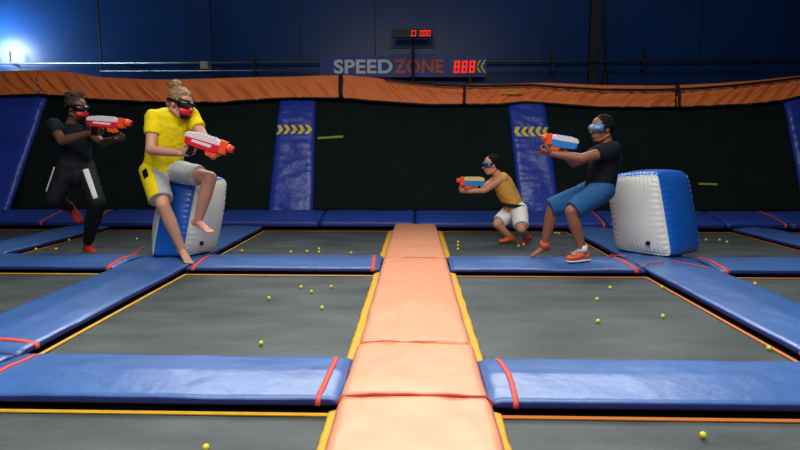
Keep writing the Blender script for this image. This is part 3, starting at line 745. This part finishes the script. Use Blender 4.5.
def gun(name, rear, muzzle, up, label, cols, scale_h=1.0, group=None):
    """local x: rear -> muzzle"""
    f, r, u = frame3(Vector(muzzle)-Vector(rear), up); Lg = (Vector(muzzle)-Vector(rear)).length; s = Lg/.46
    t = thing(name, label, 'toy blaster', Vector(rear), group)
    o = Vector(rear); P = lambda x, y, z: o+f*x*s+r*y*s+u*s*(z*scale_h if z > -.041 else -.041*scale_h+(z+.041))
    def ext(profile, hw, bev=.008):   # profile in (x,z), extruded to +-hw with bevelled rims
        cx = sum(p[0] for p in profile)/len(profile); cz = sum(p[1] for p in profile)/len(profile)
        def ring(y, sh): return [P(cx+(x-cx)*sh, y, cz+(z-cz)*sh) for x, z in profile]
        return MB().loft([ring(-hw, .86), ring(-hw+bev, 1), ring(hw-bev, 1), ring(hw, .86)])
    body, topc, muz, acc = cols
    ext([(0, -.022), (.02, -.035), (.12, -.040), (.30, -.040), (.345, -.028), (.345, .012), (0, .012)], .030).make('lower_shell', M[body], t, smooth=False)
    ext([(-.01, .008), (.35, .008), (.35, .030), (.31, .046), (.10, .050), (.02, .042), (-.01, .028)], .027).make('upper_shell', M[topc], t, smooth=False)
    ext([(.33, -.036), (.40, -.034), (.40, .044), (.33, .048)], .033).make('muzzle_housing', M['gorange'], t, smooth=False)
    mb = MB(); mb.tube([P(.395, 0, .010), P(.425, 0, .010), P(.43, 0, .010), P(.46, 0, .010)], [.040*s, .040*s, .034*s, .032*s], 16); mb.make('muzzle', M[muz], t)
    MB().tube([P(.4605, 0, .010), P(.463, 0, .010)], .016*s, 12).make('bore', M['black'], t)
    ext([(.20, -.035), (.31, -.035), (.325, -.075), (.30, -.090), (.215, -.080)], .024).make('fore_grip', M[muz], t, smooth=False)
    ext([(.055, -.03), (.105, -.03), (.085, -.13), (.030, -.125)], .018).make('pistol_grip', M['black'], t, smooth=False)
    ext([(.108, -.035), (.165, -.038), (.160, -.044), (.112, -.042)], .006, .002).make('trigger_guard', M['black'], t, smooth=False)
    ext([(.118, -.036), (.128, -.036), (.122, -.066), (.113, -.062)], .005, .002).make('trigger', M[muz], t, smooth=False)
    mb = MB()
    for k in range(5): mb.box((0,0,0), (1,1,1), mtx=Matrix((( f.x*.016*s, r.x*.058*s, u.x*.012*s, P(.12+k*.036, -.029, .044).x), (f.y*.016*s, r.y*.058*s, u.y*.012*s, P(.12+k*.036, -.029, .044).y), (f.z*.016*s, r.z*.058*s, u.z*.012*s, P(.12+k*.036, -.029, .044).z), (0,0,0,1))))
    mb.make('top_rail', M[acc], t, smooth=False)
    for q in (-1, 1): ext([(.06, -.012), (.25, -.018), (.27, .002), (.07, .004)], .0315, .002).make('side_panel', M[acc], t, smooth=False) if q > 0 else None
    return t, P

VX = .0065
# ---- player in the yellow shirt
pA = thing('person', 'person in yellow t-shirt and grey shorts perched on the left inflatable block', 'person', at(170, 200, 4.95), 'players')
hipR, hipL = at(153, 171, 4.98), at(170, 170, 5.06); kneeR, kneeL = at(163, 205, 4.76), at(210, 178, 4.78)
ankR, ankL = at(182, 250, 4.86), at(198, 221, 4.86)
shR, shL = at(154, 118, 4.86), at(190, 115, 4.98); elR, elL = at(150.5, 150, 4.76), at(206, 141, 4.84)
wrR, wrL = at(180, 153.5, 4.62), at(213, 157, 4.64)
hc = at(181, 103.5, 4.86); hf = Vector((.92, -.32, -.25)); hu = Vector((.15, 0, 1))
sideA = (shR-shL).normalized(); pel = (hipR+hipL)/2; chest = (shR+shL)/2
mb = MB(); head(mb, hc, hf, hu, 1.08)
mb.cap2(chest+Vector((0, 0, -.01)), hc+Vector((-.04, .02, -.06)), .062, .052)
mb.eloft([(pel-Vector((0, 0, .05)), .13, .11), (pel+(chest-pel)*.25, .145, .105), (pel+(chest-pel)*.6, .155, .11), (pel+(chest-pel)*.9, .17, .105), (chest+Vector((0, 0, .02)), .12, .08)], sideA)
mb.limb([shR, elR], [.058, .042]); mb.limb([elR, elR.lerp(wrR, .4), wrR], [.042, .041, .027])
mb.limb([shL, elL], [.056, .042]); mb.limb([elL, elL.lerp(wrL, .4), wrL], [.042, .041, .027])
mb.limb([hipR, kneeR], [.088, .058]); mb.limb([kneeR, kneeR.lerp(ankR, .35), ankR], [.056, .058, .034])
mb.limb([hipL, kneeL], [.088, .060]); mb.limb([kneeL, kneeL.lerp(ankL, .35), ankL], [.058, .060, .036])
foot(mb, ankR, (.60, -.55, -.32), (.2, 0, 1), 1.0, drop=.05); foot(mb, ankL, (.8, -.45, -.25), (0, 0, 1), 1.0, drop=.055)
gA0, gA1 = at(186, 137.5, 4.56), at(233, 151.5, 4.56)
fa = (gA1-gA0).normalized()
hand(mb, wrR, fa*.75+Vector((0, 0, .35)), Vector((.2, .9, .3)), (0, 0, 1), .85)
hand(mb, wrL, Vector((.55, -.45, .15)), Vector((.1, -.3, .95)), (-.5, -.5, 0), .8)
mb.remesh('body', M['skinA'], pA, VX, 2)
def shirt(mb, pel, chest, side, shs, els, k=.62, low=.02, w=1.0, sleeve=True, rs=(.078, .066)):
    mb.eloft([(pel+(chest-pel)*low, .160*w, .128*w), (pel+(chest-pel)*.3, .162*w, .126*w), (pel+(chest-pel)*.62, .176*w, .132*w), (pel+(chest-pel)*.88, .184*w, .124*w), (chest+(chest-pel)*.04, .150*w, .100*w), (chest+(chest-pel)*.10, .085*w, .078*w)], side, 28)
    if sleeve:
        for a, b_ in zip(shs, els):
            mb.ell(a, (rs[0],)*3); mb.tube([a, a.lerp(b_, k)], [rs[0], rs[1]], 16)
mb = MB(); shirt(mb, pel, chest, sideA, (shR, shL), (elR, elL), .52)
mb.remesh('t_shirt', M['shirtY'], pA, .008, 3, wr=.007, wscale=13)
def shortleg(mb, a, b_, k, r0, r1):
    mb.ell(a, (r0,)*3); e_ = a.lerp(b_, k); mb.tube([a, a.lerp(b_, k*.5), e_], [r0, (r0+r1)/2*1.02, r1], 18)
mb = MB(); mb.eloft([(pel-Vector((0, 0, .09)), .11, .10), (pel, .158, .128), (pel+(chest-pel)*.14, .152, .122)], sideA); shortleg(mb, hipR, kneeR, .86, .108, .098); shortleg(mb, hipL, kneeL, .74, .108, .092)
mb.remesh('shorts', M['shortG'], pA, .008, 2, wr=.006, wscale=12)
# yellow side panel of the shorts, on the near leg
def leg_panel(a, b_, k0, k1, rad_, th0, th1, m, nm, parent, toward=(-.75, -.65, 0)):
    d = (b_-a).normalized(); x_ = Vector(toward); x_ = (x_-d*x_.dot(d)).normalized(); y_ = d.cross(x_)
    def fn(u, v):
        p = a.lerp(b_, k0+(k1-k0)*v); t_ = th0+(th1-th0)*u; r_ = rad_[0]+(rad_[1]-rad_[0])*v
        return p+(x_*math.cos(t_)+y_*math.sin(t_))*r_
    return grid(nm, fn, 10, 10, M[m], parent, .004, -x_)
leg_panel(hipR, kneeR, -.05, .87, (.116, .106), -1.0, .75, 'shirtY', 'side_panel', pA, (-.55, -.85, 0))
leg_panel(hipR, kneeR, .12, .34, (.120, .118), -.62, -.2, 'black', 'dark_print', pA, (-.55, -.85, 0))
# hair with bun
f_, r_, u_ = frame3(hf, hu); Lh = lambda a, b_, k, s=1.08: hc+f_*a*s+r_*b_*s+u_*k*s
mb = MB(); mb.ell(Lh(-.022, 0, .048), (.104, .090, .090), (f_, r_, u_)); mb.ell(Lh(-.002, 0, .075), (.080, .076, .050), (f_, r_, u_)); mb.ell(Lh(-.07, 0, -.01), (.05, .075, .07), (f_, r_, u_)); mb.ell(Lh(-.075, 0, .140), (.046, .042, .038), (f_, r_, u_)); mb.ell(Lh(-.105, .01, .12), (.026, .026, .03), (f_, r_, u_)); mb.cap2(Lh(-.05, 0, .09), Lh(-.075, 0, .13), .028, .02)
mb.remesh('hair', M['hairA'], pA, .005, 1, wr=.007, wscale=34)
mask(hc, hf, hu, 1.1, pA, 'black', 'lens', 'gred')
gun('toy_blaster', gA0, gA1, (0.1, 0, 1), 'red and white toy blaster held by the person in yellow', ('gred', 'gwhite', 'gorange', 'gwhite'), 1.6, 'toy blasters')

# ---- player in black at left
pB = thing('person', 'person in black clothes with curly bun hair crouching at far left, aiming a toy blaster', 'person', on(88, 250, ZB), 'players')
YBp = 5.62
hipL, hipR = at(84, 166, YBp+.05), at(68, 166, YBp-.05); kneeN, kneeF = at(54, 199, YBp-.12), at(97, 203, YBp-.15)
ankN, ankF = at(71, 208, YBp+.22), at(87, 245.4, 5.70)
shN, shF = at(54, 126, YBp-.05), at(85, 127, YBp+.12); elN, elF = at(62, 141, YBp-.22), at(102, 143, YBp+.0)
wrN, wrF = at(90, 133, YBp-.28), at(117, 138.5, YBp-.2)
hc = at(78, 108.5, YBp); hf = Vector((.93, -.3, -.12)); hu = Vector((.05, 0, 1))
side = (shN-shF).normalized(); pel = (hipL+hipR)/2; chest = (shN+shF)/2+Vector((0, 0, -.02))
mb = MB(); head(mb, hc, hf, hu, 1.0); mb.cap2(chest, hc+Vector((-.03, .01, -.06)), .060, .05)
mb.eloft([(pel-Vector((0, 0, .05)), .12, .10), (pel+(chest-pel)*.5, .14, .11), (chest, .15, .09)], side)
mb.limb([shN, elN], [.058, .044]); mb.limb([elN, elN.lerp(wrN, .35), wrN], [.044, .042, .027]); mb.limb([shF, elF, wrF], [.055, .042, .027])
mb.limb([hipR, kneeN], [.080, .058]); mb.limb([kneeN, ankN], [.056, .034]); mb.limb([hipL, kneeF], [.080, .058]); mb.limb([kneeF, ankF], [.056, .036])
foot(mb, ankN, (.35, .2, -.9), (-.7, .5, .1), .95, False, drop=.05); foot(mb, ankF, (.75, -.6, 0), (0, 0, 1), .95, False, drop=.07)
gB0, gB1 = at(88, 121.5, YBp-.36), at(131, 124.5, YBp-.36); fb = (gB1-gB0).normalized()
hand(mb, wrN, Vector((.9, -.1, .1)), Vector((.0, .9, .3)), (0, 0, 1), .85); hand(mb, wrF, Vector((.6, -.5, -.1)), Vector((0, -.2, 1)), (-.5, -.5, 0), .85)
mb.remesh('body', M['skinB'], pB, VX, 2)
mb = MB(); shirt(mb, pel, chest, side, (shN, shF), (elN, elF), .55); mb.remesh('t_shirt', M['shirtK'], pB, .008, 3, wr=.006)
mb = MB(); mb.eloft([(pel-Vector((0, 0, .10)), .11, .10), (pel, .158, .13), (pel+(chest-pel)*.2, .155, .125)], side)
mb.ell(pel-Vector((0, 0, .09)), (.15, .13, .13))
for h_, k_, a_ in ((hipR, kneeN, ankN), (hipL, kneeF, ankF)):
    mb.limb([h_, k_], [.105, .082]); mb.tube([k_, k_.lerp(a_, .4), k_.lerp(a_, .92)], [.080, .074, .048], 16)
mb.remesh('trousers', M['pantK'], pB, .008, 3, wr=.006)
def stripe(pts, r, nm, m, parent, n=8): MB().tube(pts, r, n).make(nm, M[m], parent)
leg_panel(hipR, kneeN, .15, .88, (.112, .094), -.32, .32, 'white', 'white_stripe', pB, (-1, -.75, .1))
leg_panel(hipL, kneeF, .25, 1.0, (.108, .09), -.25, .25, 'white', 'white_stripe', pB, (.55, -.9, .1))
f_, r_, u_ = frame3(hf, hu); Lh = lambda a, b_, k: hc+f_*a+r_*b_+u_*k
mb = MB(); mb.ell(Lh(-.028, 0, .040), (.098, .086, .085), (f_, r_, u_))
random.seed(3)
for k in range(60):
    a = random.uniform(0, 2*PI); q = random.uniform(0, .085); mb.ell(Lh(-.060+math.cos(a)*q, math.sin(a)*q*.9, .09+.055*random.random()), (.024,)*3, nu=8, nv=6)
for k in range(20): mb.ell(Lh(-.10+random.uniform(-.025, .02), random.uniform(-.05, .05), random.uniform(.0, .12)), (.024,)*3, nu=8, nv=6)
mb.remesh('hair', M['hairB'], pB, .006, 1, wr=.008, wscale=40)
mask(hc, hf, hu, 1.02, pB, 'black', 'lens', 'gred')
for a_, d_, up_ in ((ankN, (.35, .2, -.9), (-.7, .5, .1)), (ankF, (.75, -.6, 0), (0, 0, 1))):
    mb = MB(); foot(mb, a_, d_, up_, .97, False, .006, drop=.05 if a_ is ankN else .068); mb.remesh('shoe', M['shoeR'], pB, .006, 2)
gun('toy_blaster', gB0, gB1, (0, 0, 1), 'red and white toy blaster with orange muzzle held by the person in black', ('gred', 'gwhite', 'gorange', 'gwhite'), 1.3, 'toy blasters')

# ---- player in the amber tank top, far
pC = thing('person', 'person in amber tank top and white shorts lunging beside the runner, far back', 'person', on(515, 243, ZB), 'players')
Yc = 6.25
hipN, hipF = at(519, 210, Yc-.05), at(513, 210, Yc+.1); kneeN, kneeF = at(521.5, 229, Yc-.25), at(497, 224, Yc-.02)
ankN, ankF = at(527, 238, Yc+.02), at(511, 237.3, 6.28)
shN, shF = at(503, 178, Yc-.12), at(497, 178, Yc+.12); elN, elF = at(485, 190, Yc-.1), at(482, 189, Yc+.02)
wrN, wrF = at(468, 191.5, Yc-.05), at(469, 189, Yc+.03)
hc = at(491, 165, Yc); hf = Vector((-.97, -.2, -.1)); hu = Vector((-.15, 0, 1)); hs = .92
side = Vector((0, 1, 0)); pel = (hipN+hipF)/2; chest = (shN+shF)/2
mb = MB(); head(mb, hc, hf, hu, hs); mb.cap2(chest, hc+Vector((.03, 0, -.05)), .05, .045)
mb.eloft([(pel, .12, .095), (pel.lerp(chest, .5), .12, .09), (chest, .13, .08)], side)
mb.limb([shN, elN, wrN], [.048, .036, .023]); mb.limb([shF, elF, wrF], [.048, .036, .023])
mb.limb([hipN, kneeN, ankN], [.078, .05, .032]); mb.limb([hipF, kneeF, ankF], [.078, .05, .032])
foot(mb, ankN, (-.5, -.3, -.3), (0, 0, 1), .8, False, drop=.05); foot(mb, ankF, (-.85, -.4, 0), (0, 0, 1), .8, False, drop=.06)
gC0, gC1 = at(484, 182, Yc-.09), at(456.5, 181.5, Yc-.09)
hand(mb, wrN, Vector((-.9, 0, .1)), Vector((0, .8, .6)), (0, 0, 1), .85, .85); hand(mb, wrF, Vector((-.9, 0, .1)), Vector((0, -.8, .6)), (0, 0, 1), .85, .85)
mb.remesh('body', M['skinC'], pC, .007, 2)
mb = MB(); shirt(mb, pel, chest, side, (), (), low=.05, w=.86, sleeve=False)
for a in (shN, shF): mb.ell(a, (.055,)*3)
mb.remesh('tank_top', M['tank'], pC, .008, 3, wr=.006)
mb = MB(); mb.eloft([(pel-Vector((0, 0, .08)), .10, .09), (pel, .135, .115), (pel.lerp(chest, .18), .13, .11)], side); shortleg(mb, hipN, kneeN, .85, .095, .085); shortleg(mb, hipF, kneeF, .85, .095, .085)
mb.remesh('shorts', M['white'], pC, .008, 2, wr=.005)
tb = MB(); q = pel.lerp(chest, .19); tb.tube([q+Vector((-.135, 0, .0)), q+Vector((-.10, -.12, 0)), q+Vector((0, -.15, -.01)), q+Vector((.1, -.12, -.02))], .022, 8); tb.make('waist_stripe', M['pantK'], pC)
f_, r_, u_ = frame3(hf, hu); Lh = lambda a, b_, k: hc+f_*a*hs+r_*b_*hs+u_*k*hs
mb = MB(); mb.ell(Lh(-.030, 0, .038), (.09, .08, .084), (f_, r_, u_)); mb.ell(Lh(-.06, 0, -.01), (.045, .07, .06), (f_, r_, u_)); mb.remesh('hair', M['hairD'], pC, .006, 1, wr=.008, wscale=30)
mask(hc, hf, hu, hs, pC, 'gblue', 'lens', 'black', False)
for a_, d_, m_ in ((ankN, (-.5, -.3, -.3), 'shoeR'), (ankF, (-.85, -.4, 0), 'shoeO')):
    mb = MB(); foot(mb, a_, d_, (0, 0, 1), .82, False, .006, drop=.05 if a_ is ankN else .06); mb.remesh('shoe', M[m_], pC, .006, 2)
gun('toy_blaster', gC0, gC1, (0, 0, 1), 'small looking blue and yellow toy blaster held by the person in amber tank top', ('gblue', 'gyell', 'gorange', 'gblue'), 1.75, 'toy blasters')

# ---- player in blue shorts at right
pD = thing('person', 'person in black t-shirt, blue shorts and orange shoes lunging left with a toy blaster', 'person', on(578, 264, 0), 'players')
Yd = 4.98
hipN, hipF = at(602, 190, Yd-.05), at(596, 190, Yd+.1); kneeN, kneeF = at(571, 212, Yd-.12), at(553, 207, Yd+.08)
ankN, ankF = at(583, 252, 4.86), at(544, 247, 5.10)
shN, shF = at(612, 150, Yd-.15), at(604, 151, Yd+.16); elN, elF = at(582, 158.5, Yd-.22), at(574, 163, Yd+.14)
wrN, wrF = at(552, 153.5, Yd-.16), at(560, 149.5, Yd+.04)
hc = at(601, 129, Yd); hf = Vector((-.93, -.35, -.05)); hu = Vector((-.05, 0, 1))
side = Vector((.1, 1, 0)); pel = (hipN+hipF)/2; chest = (shN+shF)/2
mb = MB(); head(mb, hc, hf, hu, 1.0); mb.cap2(chest, hc+Vector((.03, 0, -.05)), .06, .05)
mb.eloft([(pel, .13, .11), (pel.lerp(chest, .5), .14, .105), (chest, .155, .09)], side)
mb.limb([shN, elN], [.056, .042]); mb.limb([elN, elN.lerp(wrN, .35), wrN], [.042, .040, .027]); mb.limb([shF, elF, wrF], [.055, .042, .027])
mb.limb([hipN, kneeN], [.088, .056]); mb.limb([kneeN, kneeN.lerp(ankN, .3), ankN], [.054, .055, .034]); mb.limb([hipF, kneeF], [.088, .056]); mb.limb([kneeF, kneeF.lerp(ankF, .3), ankF], [.054, .055, .034])
foot(mb, ankN, (-.85, -.35, 0), (0, 0, 1), .85, False, drop=.07); foot(mb, ankF, (-.8, -.2, -.25), (0, 0, 1), .85, True, drop=.055)
gD0, gD1 = at(577, 145, Yd-.08), at(541, 138.5, Yd-.08)
hand(mb, wrN, Vector((-.9, .15, .15)), Vector((0, .6, .8)), (0, .6, 1), 1.25); hand(mb, wrF, Vector((-.9, -.1, .1)), Vector((0, -.7, .7)), (0, 0, 1), .85)
mb.remesh('body', M['skinD'], pD, VX, 2)
mb = MB(); shirt(mb, pel, chest, side, (shN, shF), (elN, elF), .5); mb.remesh('t_shirt', M['shirtK'], pD, .008, 3, wr=.006)
mb = MB(); mb.eloft([(pel-Vector((0, 0, .08)), .11, .10), (pel, .155, .13), (pel.lerp(chest, .16), .15, .125)], side); shortleg(mb, hipN, kneeN, .92, .112, .088); shortleg(mb, hipF, kneeF, 1.08, .112, .088)
mb.remesh('shorts', M['shortB'], pD, .008, 2, wr=.007)
f_, r_, u_ = frame3(hf, hu); Lh = lambda a, b_, k: hc+f_*a+r_*b_+u_*k
mb = MB(); mb.ell(Lh(-.026, 0, .040), (.096, .086, .088), (f_, r_, u_)); mb.ell(Lh(-.065, 0, 0), (.045, .072, .055), (f_, r_, u_)); mb.remesh('hair', M['hairD'], pD, .006, 1, wr=.010, wscale=34)
mask(hc, hf, hu, 1.02, pD, 'gblue', 'lensb', 'black', False)
mb = MB(); foot(mb, ankN, (-.85, -.35, 0), (0, 0, 1), .88, False, .007, drop=.068); sh = mb.remesh('shoe', M['shoeO'], pD, .005, 2)
f_, r_, u_ = frame3((-.85, -.35, 0)); base = ankN-u_*.06
lb = MB()
for k in range(4): lb.tube([base+f_*(.045+k*.022)+r_*(-.03)+u_*(.073-k*.008), base+f_*(.05+k*.022)+u_*(.088-k*.010), base+f_*(.045+k*.022)+r_*.03+u_*(.073-k*.008)], .005, 6)
o = lb.make('laces', M['white']); o.parent = sh
mb = MB(); mb.eloft([(base-f_*.07-u_*.012, .03, .008), (base+f_*.0-u_*.012, .036, .010), (base+f_*.1-u_*.012, .044, .010), (base+f_*.16-u_*.012, .03, .008)], r_); o = mb.make('sole', M['white']); o.parent = sh
mb = MB(); mb.tube([ankN+Vector((0, 0, .0)), ankN+Vector((-.005, 0, .06))], [.042, .040], 14); mb.make('sock', M['white'], pD)
mb = MB(); mb.tube([ankF+Vector((0, 0, -.01)), ankF+Vector((.01, 0, .055))], [.041, .042], 14); mb.make('ankle_sock', M['shoeO'], pD)
gun('toy_blaster', gD0, gD1, (0, 0, 1), 'blue toy blaster with orange muzzle held by the person in blue shorts', ('gblue', 'gwhite', 'gorange', 'gblue'), 1.75, 'toy blasters')
